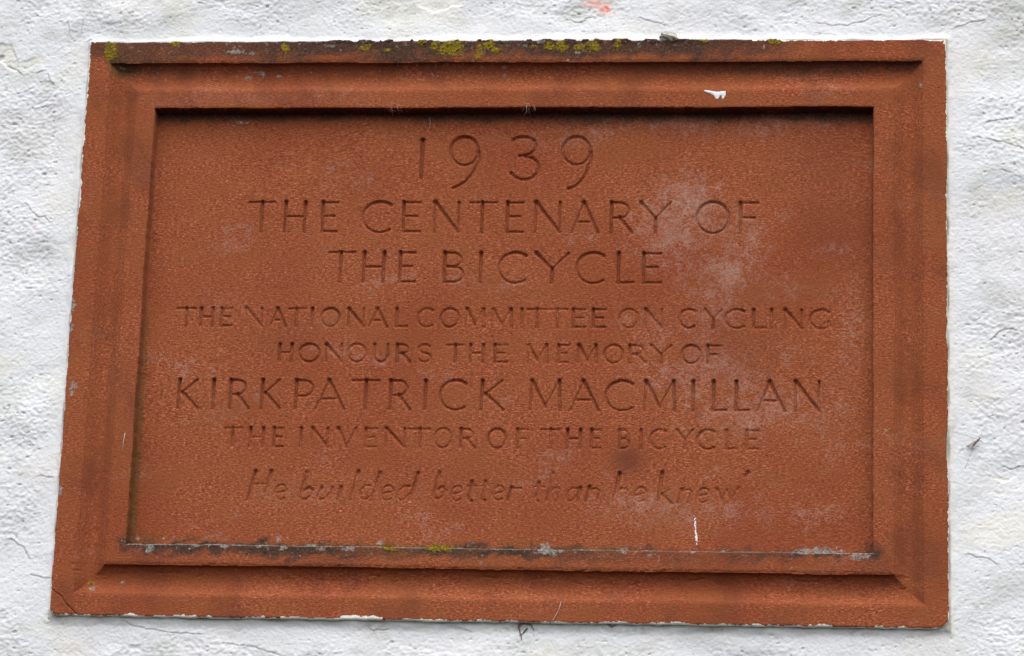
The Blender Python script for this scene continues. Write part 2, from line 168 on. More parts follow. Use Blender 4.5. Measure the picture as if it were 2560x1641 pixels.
# ------------------------------------------------------------------ materials
class N:
    def __init__(s, name):
        s.m = bpy.data.materials.new(name); s.m.use_nodes = True; s.t = s.m.node_tree
        s.b = s.t.nodes['Principled BSDF']; s.co = s.n('ShaderNodeTexCoord').outputs['Object']
    def n(s, typ, **kw):
        x = s.t.nodes.new(typ)
        for k, v in kw.items(): setattr(x, k, v)
        return x
    def set(s, node, i, v):
        if isinstance(v, bpy.types.NodeSocket): s.t.links.new(v, node.inputs[i])
        elif v is not None: node.inputs[i].default_value = v
    def map(s, scale):
        x = s.n('ShaderNodeMapping'); s.set(x, 'Vector', s.co); x.inputs['Scale'].default_value = scale
        return x.outputs[0]
    def noise(s, scale, detail=3.0, rough=0.55, vec=None, dist=0.0):
        x = s.n('ShaderNodeTexNoise'); s.set(x, 'Vector', vec or s.co)
        x.inputs['Scale'].default_value = scale; x.inputs['Detail'].default_value = detail
        x.inputs['Roughness'].default_value = rough; x.inputs['Distortion'].default_value = dist
        return x.outputs['Fac']
    def ramp(s, fac, stops):
        x = s.n('ShaderNodeValToRGB'); s.set(x, 0, fac); e = x.color_ramp.elements
        while len(e) < len(stops): e.new(0.5)
        for q, (p, c) in zip(e, stops):
            q.position = p; q.color = (c, c, c, 1) if isinstance(c, (int, float)) else (*c, 1)
        return x.outputs[0]
    def mix(s, fac, a, b, mode='MIX'):
        x = s.n('ShaderNodeMix', data_type='RGBA', blend_type=mode)
        for i, v in ((0, fac), (6, a), (7, b)):
            if isinstance(v, tuple): v = (*v, 1)
            s.set(x, i, v)
        return x.outputs[2]
    def math(s, op, a, b=None, clamp=False):
        x = s.n('ShaderNodeMath', operation=op, use_clamp=clamp); s.set(x, 0, a); s.set(x, 1, b)
        return x.outputs[0]
    def attr(s, name):
        a = s.n('ShaderNodeAttribute', attribute_name=name); q = s.n('ShaderNodeSeparateColor'); s.set(q, 0, a.outputs['Color'])
        return q.outputs[0], q.outputs[1], q.outputs[2], a.outputs['Alpha']
    def bump(s, h, dist, strength=1.0):
        x = s.n('ShaderNodeBump'); s.set(x, 'Height', h); x.inputs['Distance'].default_value = dist
        x.inputs['Strength'].default_value = strength; s.t.links.new(x.outputs[0], s.b.inputs['Normal'])

def stone_material(name='red_sandstone'):
    k = N(name)
    st = k.map((0.42, 1, 1))                                   # faint horizontal bedding
    grain = k.noise(720, 3.0, 0.8, st)
    fine = k.noise(1250, 2.0, 0.6)
    mid = k.noise(48, 4.0, 0.6, st)
    big = k.noise(7, 3.0, 0.55)
    c = k.ramp(grain, [(0.30, (0.062, 0.016, 0.008)), (0.43, (0.200, 0.050, 0.021)), (0.56, (0.340, 0.092, 0.039)), (0.68, (0.640, 0.240, 0.125))])
    c = k.mix(k.math('MULTIPLY', k.ramp(fine, [(0.60, 0.0), (0.78, 1.0)]), 0.45), c, (0.50, 0.22, 0.12))
    c = k.mix(k.math('MULTIPLY', k.ramp(fine, [(0.25, 1.0), (0.42, 0.0)]), 0.55), c, (0.12, 0.032, 0.012))
    c = k.mix(k.ramp(mid, [(0.35, 0.0), (0.68, 0.45)]), c, (0.275, 0.084, 0.028))
    c = k.mix(k.ramp(big, [(0.42, 0.0), (0.66, 0.45)]), c, (0.200, 0.040, 0.017))
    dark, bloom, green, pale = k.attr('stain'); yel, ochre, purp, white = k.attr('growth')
    sp = k.noise(420, 3.0, 0.75); sp2 = k.noise(95, 3.0, 0.6)
    # lime bloom: pale speckle between the grains
    spk = k.math('ADD', k.math('MULTIPLY', sp, 0.75), k.math('MULTIPLY', sp2, 0.45))
    m = k.ramp(k.math('ADD', spk, k.math('MULTIPLY', bloom, 0.36)), [(0.66, 0.0), (1.12, 0.85)])
    m = k.math('MULTIPLY', m, k.ramp(bloom, [(0.0, 0.0), (0.15, 1.0)]))
    c = k.mix(m, c, (0.42, 0.255, 0.205))
    c = k.mix(ochre, c, (0.245, 0.075, 0.027))
    c = k.mix(purp, c, (0.150, 0.044, 0.022))
    g = k.mix(k.ramp(sp, [(0.35, 0.0), (0.7, 1.0)]), (0.028, 0.024, 0.007), (0.14, 0.115, 0.03))
    c = k.mix(k.math('MULTIPLY', green, k.ramp(sp2, [(0.3, 0.55), (0.6, 1.0)])), c, g)
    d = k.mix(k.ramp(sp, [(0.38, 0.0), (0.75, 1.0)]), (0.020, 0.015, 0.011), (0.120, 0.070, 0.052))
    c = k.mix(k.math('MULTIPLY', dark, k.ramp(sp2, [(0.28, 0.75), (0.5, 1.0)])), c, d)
    pl = k.mix(k.ramp(sp, [(0.38, 0.0), (0.68, 1.0)]), (0.11, 0.098, 0.085), (0.46, 0.435, 0.40))
    c = k.mix(k.math('MULTIPLY', pale, k.ramp(sp2, [(0.3, 0.55), (0.55, 1.0)])), c, pl)
    y = k.mix(k.ramp(sp, [(0.34, 0.0), (0.68, 1.0)]), (0.060, 0.040, 0.004), (0.32, 0.235, 0.016))
    c = k.mix(k.math('MULTIPLY', yel, k.ramp(sp2, [(0.32, 0.35), (0.5, 1.0)])), c, y)
    c = k.mix(white, c, (0.72, 0.70, 0.66))
    k.set(k.b, 'Base Color', c); k.b.inputs['Roughness'].default_value = 0.95
    k.b.inputs['Specular IOR Level'].default_value = 0.15
    k.bump(k.math('ADD', grain, k.math('MULTIPLY', fine, 0.5)), 0.0008, 0.9)
    return k.m

def wall_material(name='white_limewash'):
    k = N(name)
    dirt, cream, red, grey = k.attr('stain')
    a = k.noise(9, 4.0, 0.6); b = k.noise(120, 4.0, 0.6); e = k.noise(700, 2.0, 0.6)
    c = k.mix(k.ramp(a, [(0.38, 0.0), (0.64, 1.0)]), (0.655, 0.678, 0.700), (0.690, 0.688, 0.704))
    c = k.mix(k.math('MULTIPLY', k.ramp(b, [(0.58, 0.0), (0.78, 1.0)]), 0.30), c, (0.60, 0.61, 0.59))
    c = k.mix(k.math('MULTIPLY', k.ramp(e, [(0.66, 0.0), (0.82, 1.0)]), 0.35), c, (0.45, 0.42, 0.38))
    c = k.mix(k.math('MULTIPLY', cream, k.ramp(b, [(0.3, 0.5), (0.6, 1.0)])), c, (0.70, 0.68, 0.57))
    c = k.mix(k.math('MULTIPLY', dirt, k.ramp(b, [(0.3, 0.55), (0.65, 1.0)])), c, (0.36, 0.365, 0.29))
    c = k.mix(k.math('MULTIPLY', grey, k.ramp(b, [(0.3, 0.6), (0.6, 1.0)])), c, (0.16, 0.135, 0.10))
    c = k.mix(k.math('MULTIPLY', red, k.ramp(b, [(0.36, 0.2), (0.62, 1.0)])), c, (0.80, 0.22, 0.13))
    k.set(k.b, 'Base Color', c); k.b.inputs['Roughness'].default_value = 0.8
    k.b.inputs['Specular IOR Level'].default_value = 0.25
    k.bump(k.math('ADD', k.math('MULTIPLY', b, 1.0), k.math('MULTIPLY', k.noise(420, 3.0, 0.6), 0.4)), 0.0016, 0.6)
    return k.m

def plain(name, col, rough=0.8, var=0.25, scale=300):
    k = N(name); a = k.noise(scale, 3.0, 0.6)
    c = k.mix(k.ramp(a, [(0.3, 0.0), (0.7, 1.0)]), tuple(x * (1 - var) for x in col), tuple(min(1, x * (1 + var)) for x in col))
    k.set(k.b, 'Base Color', c); k.b.inputs['Roughness'].default_value = rough
    return k.m

M_STONE = stone_material(); M_WALL = wall_material()
M_LICHEN = stone_material('lichen_crust')
M_PAINT = plain('white_paint_edge', (0.70, 0.685, 0.62), 0.7, 0.12, 160)
M_SPLASH = plain('white_paint_splash', (0.70, 0.705, 0.71), 0.6, 0.16, 260)
M_WEB = plain('cobweb_silk', (0.50, 0.49, 0.47), 0.7, 0.2)
M_BODY = plain('fly_body', (0.17, 0.105, 0.095), 0.55, 0.3)
M_LEG = plain('fly_leg', (0.36, 0.33, 0.31), 0.6, 0.2)
M_ROOT = plain('dry_root', (0.105, 0.055, 0.045), 0.9, 0.35)
M_CHIP = plain('stone_chip', (0.40, 0.37, 0.33), 0.95, 0.45, 160)
kw = N('fly_wing'); kw.b.inputs['Base Color'].default_value = (0.42, 0.34, 0.32, 1)
kw.b.inputs['Roughness'].default_value = 0.35; kw.b.inputs['Alpha'].default_value = 0.75
M_WING = kw.m

# ------------------------------------------------------------------ the lettering: skeletons of chisel strokes
def ell(cx, cy, rx, ry, a0, a1, n=18):
    return [(cx + rx * math.cos(R(a)), cy + ry * math.sin(R(a))) for a in np.linspace(a0, a1, n)]

GLYPH = {   # (weight, points in the letter's own box, x and z 0..1)
 'T': None,
 'H': [(1, [(0.03, 1), (0.0, 0)]), (1, [(1, 1), (0.97, 0)]), (.85, [(0, .51), (1, .51)])],
 'E': [(1, [(0.03, 1), (0.03, 0)]), (.85, [(0, .985), (1, .985)]), (.8, [(0, .53), (.82, .53)]), (.85, [(0, .015), (1, .015)])],
 'F': [(1, [(0.03, 1), (0.03, 0)]), (.85, [(0, .985), (1, .985)]), (.8, [(0, .50), (.82, .50)])],
 'L': [(1, [(0.05, 1), (0.05, 0)]), (.85, [(0, .015), (1, .02)])],
 'I': [(1, [(0, 1), (0, 0)])],
 'C': [(.95, ell(.62, .5, .62, .51, 52, 306, 26))],
 'G': [(.95, ell(.60, .5, .60, .51, 50, 322, 26)), (.9, [(1.0, .36), (1.0, .13)])],
 'O': [(.95, ell(.5, .5, .5, .51, 0, 360, 34))],
 'N': [(.72, [(0.0, 1), (0.0, 0)]), (1.2, [(0.0, 1), (1.0, 0.02)]), (.72, [(1, 1), (1, 0)])],
 'M': [(.75, [(.04, 1), (0, 0)]), (1.15, [(.04, 1), (.50, .12)]), (.7, [(.50, .12), (.95, 1)]), (1.05, [(.95, 1), (1, 0)])],
 'A': [(.72, [(.46, 1), (0, 0)]), (1.15, [(.44, 1), (1, 0)]), (.78, [(.18, .35), (.76, .35)])],
 'V': [(1.1, [(0, 1), (.52, 0)]), (.72, [(1, 1), (.52, 0)])],
 'Y': [(1.1, [(0, 1), (.50, .46)]), (.75, [(1, 1), (.50, .46)]), (1, [(.50, .48), (.50, 0)])],
 'U': [(1, [(0, 1), (0, .38)] + ell(.5, .38, .5, .39, 180, 360, 14)), (.8, [(1, .38), (1, 1)])],
 'R': [(1, [(.04, 1), (.04, 0)]), (.9, [(.04, .985), (.42, .985)] + ell(.42, .735, .42, .25, 85, -90, 12) + [(.04, .485)]), (1.1, [(.44, .49), (1, 0)])],
 'P': [(1, [(.04, 1), (.04, 0)]), (.9, [(.04, .985), (.5, .985)] + ell(.5, .715, .48, .27, 85, -90, 12) + [(.04, .445)])],
 'B': [(1, [(.04, 1), (.04, 0)]), (.9, [(.04, .985), (.45, .985)] + ell(.45, .755, .42, .23, 85, -90, 12) + [(.04, .525)]),
       (.9, [(.04, .525), (.5, .525)] + ell(.5, .27, .48, .255, 85, -90, 12) + [(.04, .015)])],
 'K': [(1, [(.04, 1), (.0, 0)]), (.75, [(.92, 1), (.12, .50)]), (1.1, [(.20, .55), (1, 0)])],
 'S': [(.95, ell(.5, .745, .44, .25, 35, 215, 12) + [(.5, .50)] + ell(.5, .255, .48, .25, 70, -145, 14))],
}
def letter(ch, x0, x1, z0, z1, stem=None):
    if ch == 'T':
        return [(.85, [(x0, z1 - .4), (x1, z1 - .2)]), (1, [(stem, z1), (stem, z0)])]
    return [(wt, [(x0 + (x1 - x0) * px, z0 + (z1 - z0) * pz) for px, pz in pts]) for wt, pts in GLYPH[ch]]

TEXT = {'centenary': 'THE CENTENARY OF', 'bicycle': 'THE BICYCLE', 'committee': 'THE NATIONAL COMMITTEE ON CYCLING',
        'honours': 'HONOURS THE MEMORY OF', 'name': 'KIRKPATRICK MACMILLAN', 'inventor': 'THE INVENTOR OF THE BICYCLE'}
LINES = [('numeral ' + '1939'[i], YEAR[2 * i:2 * i + 2], 4.9, 1.0) for i in range(4)]     # (word, strokes, width of the cut mm, crispness)
for key, width, crisp in (('centenary', 4.6, 1.0), ('bicycle', 4.6, 1.0), ('committee', 4.3, .88),
                          ('honours', 4.2, .88), ('name', 4.5, 1.0), ('inventor', 4.2, .84)):
    letters = list(ROWS[key])
    for wd in TEXT[key].split():
        S = []
        for _c in wd:
            args = letters.pop(0); assert args[0] == _c
            S += letter(*args)
        LINES.append(('tall capitals of the name' if key == 'name' else 'carved word ' + wd, S, width, crisp))
_v = list(VERSE)[:-1]
for wd, n in (('He', 4), ('builded', 10), ('better', 9), ('than', 8), ('he', 3), ('knew', 11)):
    LINES.append(('worn italic word ' + wd, [(wt * (.86 if wt < .95 else 1), p) for wt, p in _v[:n]], 4.9, .74)); _v = _v[n:]

# ------------------------------------------------------------------ the tablet as carved relief
W2, H2 = 450.0, 615.33 / 2
HP, HWALL = -18.0, -9.0
step = 0.66
xs = np.arange(-456, 456.01, step); zs = np.arange(-H2 - 7, H2 + 7.01, step)
X, Z = np.meshgrid(xs, zs, indexing='ij')
nx, nz = X.shape

wob = noise(X, Z, 120, 120, 4) * 0.8 + noise(X, Z, 60, 60, 3) * 0.6 + noise(X, Z, 14, 14, 5) * 0.35 + noise(X, Z, 5, 5, 6) * 0.22
dL = X + W2; dR = W2 - X; dT = H2 - Z; dB = Z + H2
edge_n = noise(X, Z, 42, 42, 8) * 0.9 + noise(X, Z, 11, 11, 9) * 0.9 + np.minimum(0, noise(X, Z, 19, 19, 12) + .25) * 2.0
# outline of the block: rounded lower corners, nibbled arrises
cr = 9.0
ax = np.minimum(dL, dR); az = dB
edge_n = np.where(dL < 20, .7 * noise(X, Z, 90, 90, 13) + .35 * noise(X, Z, 7, 7, 14) + .3 * noise(X, Z, 23, 30, 15), np.where(dR < 20, .6 * noise(X, Z, 70, 70, 16) + .45 * noise(X, Z, 9, 9, 17) + .4 * np.minimum(0, noise(X, Z, 26, 26, 18)), edge_n * .8))
dcorner = np.where((ax < cr) & (az < cr), cr - np.hypot(cr - ax, cr - az), np.minimum(ax, az))
d = np.minimum(dcorner, dT) + edge_n * 0.7 - 0.6
d -= 4.5 * np.exp(-(((X - 452) / 5) ** 2 + ((Z + 123) / 16) ** 2))     # bites out of the right-hand arris
d -= 3.0 * np.exp(-(((X - 452) / 5) ** 2 + ((Z + 8) / 9) ** 2))
d -= 5.0 * np.exp(-(((X - 449) / 7) ** 2 + ((Z + 307) / 6) ** 2))
top_right = smooth(250, 330, X)
d -= top_right * smooth(4, 0, dT) * (1.2 + noise(X, Z, 18, 18, 21) * 1.2)

# distance measured from the frame's outside, with mitred corners
m = np.minimum(np.minimum(dL, dR), np.minimum(dT, dB))
side = np.minimum(dL, dR) < np.minimum(dT, dB)                           # on the upright members
mw = m + wob * 0.8
A0, A1, A2 = 25.0, 53.5, 75.5
u = np.clip((mw - A0) / (A1 - A0), 0, 1)
hollow = np.sqrt(np.clip(1 - (2 * u - 1) ** 2, 0, 1))
soft = np.sin(np.pi * u) ** 1.3
tmit = np.minimum(dL, dR) - np.minimum(dT, dB) 
wlev = smooth(-11, 11, tmit)                                               # 0 on the uprights, 1 on the level members
hol = (7.0 * soft + 3.2 * hollow) * (1 - wlev) + 11.5 * hollow * wlev
H = -hol
step_in = smooth(A2 - 0.5, A2 + 0.5, mw + 0.35 * noise(X, Z, 9, 9, 31))
# soften the arrises, more along the bottom member
H -= 0.8 * np.exp(-((mw - A2) / 1.3) ** 2) * (1 - step_in)
H -= 1.1 * np.exp(-((mw - A1) / 2.2) ** 2) + 0.9 * np.exp(-((mw - A0) / 2.2) ** 2)
panel_h = HP + 0.45 * fbm(X, Z, 160, 160, 41, 2) 
# small worn ramp where the panel meets its reveals
panel_h += 2.0 * np.exp(-np.clip(mw - A2, 0, None) / 3.0) * side
H = H * (1 - step_in) + panel_h * step_in
H += 0.35 * fbm(X, Z, 90, 90, 51, 2) * (1 - step_in)

# cut lettering
cut = np.zeros_like(X); owner = np.full(X.shape, -1, np.int8)
half = np.zeros_like(X); steep = np.ones_like(X)
for li, (nm, strokes, width, crisp) in enumerate(LINES):
    for wt, pts in strokes:
        P = np.array(pts, float)
        seg = np.hypot(*np.diff(P, axis=0).T); L = np.concatenate([[0], np.cumsum(seg)]); tot = L[-1]
        q = np.linspace(0, tot, max(2, int(tot / 0.35) + 1))
        px = np.interp(q, L, P[:, 0]); pz = np.interp(q, L, P[:, 1])
        up = 1 + 0.6 * float(np.abs(np.diff(P[:, 1])).sum() / (np.abs(np.diff(P, axis=0)).sum() + 1e-9)) ** 2   # stems are cut steeper than bars
        closed = np.hypot(*(P[0] - P[-1])) < 0.5
        e = np.minimum(q, tot - q) if not closed else np.full_like(q, 9)
        rad = 0.44 * width * wt * (1 + 0.16 * np.exp(-e / 2.2))
        rad = rad * (1 + 0.16 * np.clip((pz - pz.mean()) / 14, -1, 1))     # the chisel bites deepest at the head of a stem
        for a, b, r in zip(px, pz, rad):
            i0 = int((a - r - xs[0]) / step); i1 = int((a + r - xs[0]) / step) + 2
            j0 = int((b - r - zs[0]) / step); j1 = int((b + r - zs[0]) / step) + 2
            dd = r - np.hypot(X[i0:i1, j0:j1] - a, Z[i0:i1, j0:j1] - b)
            c = cut[i0:i1, j0:j1]; o = owner[i0:i1, j0:j1]
            better = dd > c
            c[better] = dd[better]; o[better & (dd > 0.15)] = li
            half[i0:i1, j0:j1][better] = crisp
            steep[i0:i1, j0:j1][better] = up
wear = np.clip(0.92 + 0.35 * noise(X, Z, 46, 30, 61) + 0.25 * noise(X, Z, 11, 11, 62), 0.70, 1.15)
wear = np.where(half < 0.9, wear * np.clip(0.90 + 0.45 * noise(X, Z, 26, 20, 63), 0.74, 1.1), wear * 0.5 + 0.5)
depth = np.minimum(cut, 2.6) * 1.52 * half * wear * steep
def blur(a, n=1):
    for _ in range(n):
        a = (a + np.roll(a, 1, 0) + np.roll(a, -1, 0)) / 3
        a = (a + np.roll(a, 1, 1) + np.roll(a, -1, 1)) / 3
    return a
depth = np.where(half >= 0.9, depth * .6 + .4 * blur(depth), depth * .45 + .55 * blur(depth, 1))
H -= depth * step_in

# diagonal crack across the lower left corner
def line_dist(pts):
    D = np.full(X.shape, 1e3)
    for (a, b), (c_, e_) in zip(pts[:-1], pts[1:]):
        vx, vz = c_ - a, e_ - b; t = np.clip(((X - a) * vx + (Z - b) * vz) / (vx * vx + vz * vz + 1e-9), 0, 1)
        D = np.minimum(D, np.hypot(X - a - t * vx, Z - b - t * vz))
    return D
win = (X < -380) & (Z < -240)
cd = line_dist(CRACKST[0]) + 0.3 * noise(X, Z, 6, 6, 71)
H -= np.where(win, 1.7 * np.clip(1 - cd / 1.0, 0, 1), 0)
# granular surface
H += (rng.normal(0, 1, X.shape) * 0.11 + 0.12 * noise(X, Z, 2.6, 1.9, 81) + 0.05 * noise(X, Z, 6.5, 4.2, 82)).astype(np.float32)
H -= 1.1 * smooth(.74, .90, noise(X, Z, 3.3, 2.7, 84)) * smooth(-.2, .5, noise(X, Z, 50, 50, 85))      # open pores
# flakes and pits on the lower hollow and arrises
pit = smooth(0.35, 0.65, noise(X, Z, 13, 5, 83)) * ((dB > 40) & (dB < 56) & (dL > 20) & (dR > 20))
H -= 0.8 * pit

# lichen crusts stand proud of the stone
lich = np.zeros_like(X); who = np.full(X.shape, -1, np.int16)
ln = 0.62 * noise(X, Z, 5.5, 5.5, 91) + 0.45 * noise(X, Z, 2.3, 2.3, 92) + .35 * noise(X, Z, 12, 12, 93)
for i, (cx, cz, rx, rz) in enumerate(LICHEN):
    q = 1.15 - np.hypot((X - cx) / rx, (Z - cz) / rz) + ln * 0.75
    hit = q > np.maximum(lich, 0); lich = np.maximum(lich, q); who[hit & (q > 0.32)] = i
lich_m = smooth(0.05, 0.5, lich)
H += lich_m * (0.5 + 0.6 * noise(X, Z, 2.6, 2.6, 95) + 0.4 * noise(X, Z, 1.4, 1.4, 96))
ridge = smooth(9, 1, dT) * smooth(-250, -150, X) * smooth(260, 150, X)
crust = smooth(0.05, .6, fbm(X, Z, 16, 9, 97, 3) + .2) * ridge
H += crust * 1.2
d = d + crust * 1.5 + lich_m * smooth(6, 1, dT) * 1.5

# outline: round over the arris and drop to behind the wall face
er = 2.2
edge = np.clip(d, 0, er)
H -= er - np.sqrt(np.clip(er ** 2 - (er - edge) ** 2, 0, None))
out = smooth(0.0, -1.1, d)
Hf = H * (1 - out) + (-44.0) * out

# ---- colour of growth, dirt and pale lines, with shade painted under the panel's head
def blobs(lst, amp=1.0, nz=None):
    a = np.zeros_like(X)
    for cx, cz, rx, rz in lst:
        q = np.exp(-1.2 * (((X - cx) / rx) ** 2 + ((Z - cz) / rz) ** 2) ** 1.0)
        a = np.maximum(a, q)
    return a
n1 = fbm(X, Z, 70, 22, 101, 4); n2 = fbm(X, Z, 18, 9, 102, 4); n3 = fbm(X, Z, 6, 6, 103, 3)
dark = smooth(31, 11, dT + 8 * n1 + 6 * n2) * (0.80 + 0.20 * smooth(-300, -230, X)) * smooth(330, 190, X + 40 * n1)
dark = np.maximum(dark * 0.92, smooth(6, 0, dT + 3 * n2) * smooth(460, 250, X) * 0.6)
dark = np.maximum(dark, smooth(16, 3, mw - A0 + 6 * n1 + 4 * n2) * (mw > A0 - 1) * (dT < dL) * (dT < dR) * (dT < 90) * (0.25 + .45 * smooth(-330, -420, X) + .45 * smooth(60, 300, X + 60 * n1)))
pt = dT - A2                                     # below the panel's head: soot, with soffit shade painted into it
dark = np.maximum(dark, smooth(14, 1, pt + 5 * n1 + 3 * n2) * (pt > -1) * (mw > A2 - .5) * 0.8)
pb = dB - A2                                     # along the panel's sill and the fillet under it
strip = smooth(12, 2, np.abs(pb + 2.5) + 8 * n1 + 6 * n2) * (np.minimum(dL, dR) > A2 - 7)
amt = 0.86 + .3 * smooth(0, -250, X) + 0.45 * np.sin(X / 41 + 1.3) * 0.6 + 0.55 * n1 - .50 * smooth(160, 230, X) * smooth(330, 270, X) + 0.2 * smooth(300, 350, X)
dark = np.maximum(dark, strip * np.clip(amt, 0.2, 1) * 0.95)
dark = np.maximum(dark, smooth(12, 2, np.hypot((X + W2 - A2), pb * .8) + 4 * n2) * .7)
dark = np.maximum(dark, smooth(12, 2, np.hypot((X - W2 + A2), pb * .8) + 4 * n2) * .8)
dark = np.maximum(dark, smooth(9, 2, dB - A0 - 19 + 5 * n2) * smooth(-2, 4, dB - A0 - 8) * .0)
dark = np.maximum(dark, smooth(0.25, .8, n2 + n3 * .4) * smooth(3.5, 0, d) * .6)
veil = np.ones_like(X)
for cx, cz, rx, rz in BLOOM:
    veil *= 1 - ((.42 if cz > 60 else .30 if cx < 330 else .17) if cx > 140 else .12) * np.exp(-.75 * (((X - cx) / rx) ** 2 + ((Z - cz) / rz) ** 2))
bloom = np.clip((1 - veil) * (1.0 + 0.55 * fbm(X, Z, 60, 60, 105, 4)) - .04, 0, .95) * (mw > A2)
bloom = np.maximum(bloom, 0.22 * smooth(.2, .9, fbm(X, Z, 120, 40, 106, 3)))
green = smooth(8, 1, np.abs(dL - A2 - 2.5)) * smooth(120, -140, Z + 25 * n1) * (dB > A2 - 3) * 0.6 * (mw > A2 - 1.0) * smooth(7, 3, dL - A2)
green = np.maximum(green, smooth(70, 0, np.hypot(dL - A2, (pb - 4) * 4) + 25 * n1 + 12 * n2) * (mw > A2) * .75)
green = np.maximum(green, smooth(18, 4, np.hypot(dL - A0 - 8, (dT - A0 - 4)) + 6 * n1) * .8)
green = np.maximum(green, .75 * smooth(-.15, .5, n2 + .6 * n3) * smooth(20, 6, dT + 4 * n2) * smooth(-190, -110, X) * smooth(190, 110, X))
for gx_, gw in ((30, 60), (-70, 90), (-230, 60), (110, 30)):
    green = np.maximum(green, np.exp(-(((X - gx_) / gw) ** 2 + ((pb + 3 * n2) / 7) ** 2)) * .55)
pale = np.zeros_like(X)
nd = .55 * noise(X, Z, 4.2, 3.2, 111) + .35 * noise(X, Z, 1.9, 1.9, 112) + .25 * noise(X, Z, 9, 5, 113)
for cx, cz, rx, rz in WDOT:
    q = 1.1 - np.hypot((X - cx) / max(rx, 1.0), (Z - cz) / max(rz, 1.0)) + nd * (0.3 if rx < 2 else 1.0)
    pale = np.maximum(pale, smooth(0.1, 0.45, q) * (1.0 if rx < 3 else 0.85))
# scattered crusts along the head, and a broken pale line on the sill's front arris
pale = np.maximum(pale, smooth(.42, .62, noise(X, Z, 7, 5, 115) + .4 * noise(X, Z, 2.5, 2.5, 116)) * smooth(17, 3, dT + 5 * n2) * smooth(260, 100, X) * .55)
pale = np.maximum(pale, smooth(1.9, .5, np.abs(pb + .1 + wob * .8)) * (np.minimum(dL, dR) > A2) * np.clip(.85 + .7 * n1 - .3 * smooth(0, 250, X), 0, 1))
pale = np.maximum(pale, smooth(.55, .7, noise(X, Z, 3.2, 3.2, 117)) * strip * .75)
pale = np.maximum(pale, smooth(.60, .75, noise(X, Z, 4, 4, 118) + .2 * noise(X, Z, 60, 60, 119)) * smooth(14, 4, np.abs(dT - A0 - 7)) * .5 * (X < 0))
pale = np.maximum(pale, smooth(.80, .88, noise(X, Z, 2.1, 2.1, 121)) * smooth(.75, .9, noise(X, Z, 17, 17, 120) + .55) * .8)
purp = np.zeros_like(X)
for (cx, cz, rx, rz), a in zip(PANELSPOT, (.95, .35, .4, .35, .25)):
    purp = np.maximum(purp, a * np.exp(-1.3 * (((X - cx) / rx) ** 2 + ((Z - cz) / rz) ** 2)))
purp = np.clip(purp * (mw > A2) + .48 * smooth(-.1, .8, fbm(X, Z, 45, 80, 107, 4)) * (mw < A2), 0, .8)
yel = lich_m
# paint that laps round the sides and over the arris
pn = noise(X, Z, 22, 22, 131) + .8 * noise(X, Z, 6, 6, 132) + .5 * noise(X, Z, 2.4, 2.4, 133)
lap = np.zeros_like(X)
lap = np.maximum(lap, np.where(dR < 6, .75 + pn * .8, 0))
lap = np.maximum(lap, np.where((dL < 6) & (Z > 120), .9 + pn * 1.5, 0)); lap = np.maximum(lap, np.where((dL < 6) & (Z <= 120), .05 + pn * 1.0, 0))
lap = np.maximum(lap, np.where((dT < 7) & (X > 250), 1.7 + pn * 1.5, 0)); lap = np.maximum(lap, np.where((dT < 6) & (X <= 250), .15 + pn * .7, 0))
lap = np.maximum(lap, np.where(dB < 6, .7 + pn * 1.6, 0))
for (a, b), (c_, e_) in PAINTBITS[:3]:
    g = np.where((X > min(a, c_)) & (X < max(a, c_)), 1.6 + pn * .5, 0) * (dB < 7)
    lap = np.maximum(lap, g if a != PAINTBITS[0][0][0] else g * 2.2)
painted = (d < lap) | (d < -0.05)
white = np.zeros_like(X)

V = np.stack([X, -Hf, Z], -1).reshape(-1, 3) / 1000.0
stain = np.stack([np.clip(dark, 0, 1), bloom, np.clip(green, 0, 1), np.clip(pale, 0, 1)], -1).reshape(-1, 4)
ochre = np.clip(.20 + .55 * fbm(X, Z, 75, 45, 108, 4), 0, .6) * (mw < A2) + np.clip(.6 * fbm(X, Z, 110, 50, 109, 4) - .05, 0, .5) * (mw >= A2)
growth = np.stack([yel, ochre, purp, white], -1).reshape(-1, 4)
idx = np.arange(nx * nz).reshape(nx, nz)
F = np.stack([idx[:-1, :-1], idx[1:, :-1], idx[1:, 1:], idx[:-1, 1:]], -1).reshape(-1, 4)
fc = lambda a: a[:-1, :-1].ravel()
hmax = np.maximum(np.maximum(Hf[:-1, :-1], Hf[1:, :-1]), np.maximum(Hf[1:, 1:], Hf[:-1, 1:])).ravel()
keep = hmax > -43
zone = np.where(fc(mw) < A0, 0, np.where(fc(mw) < A1, 1, np.where(fc(mw) < A2 - 0.6, 2, 3)))
zone = np.where(fc(painted), 9, zone)
lz = np.where((fc(who) >= 0) & (zone != 9), fc(who), -1)
ow = np.where((zone == 3) & (fc(cut) > 0.2), fc(owner), -1)
AT = {'stain': stain, 'growth': growth}

tablet = empty('memorial_tablet', (0, 0, ZC - H2 / 1000), 'red sandstone tablet with moulded border and carved inscription set in the white wall', 'stone tablet')
off = np.array([0, 0, H2 / 1000])
V = V + off
grid_part('outer_border', keep & (zone == 0) & (lz < 0), V, F, M_STONE, tablet, AT)
grid_part('hollow_moulding', keep & (zone == 1) & (lz < 0), V, F, M_STONE, tablet, AT)
grid_part('inner_border', keep & (zone == 2) & (lz < 0), V, F, M_STONE, tablet, AT)
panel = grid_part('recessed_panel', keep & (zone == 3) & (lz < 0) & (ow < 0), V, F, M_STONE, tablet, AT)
pe = grid_part('painted_edge', keep & (zone == 9), V, F, M_PAINT, tablet, AT)
pe['label'] = 'ragged white paint lapping over the edge of the stone'
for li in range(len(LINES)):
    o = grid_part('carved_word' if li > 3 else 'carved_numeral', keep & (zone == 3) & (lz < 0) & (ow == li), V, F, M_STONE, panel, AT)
    o['label'] = LINES[li][0]
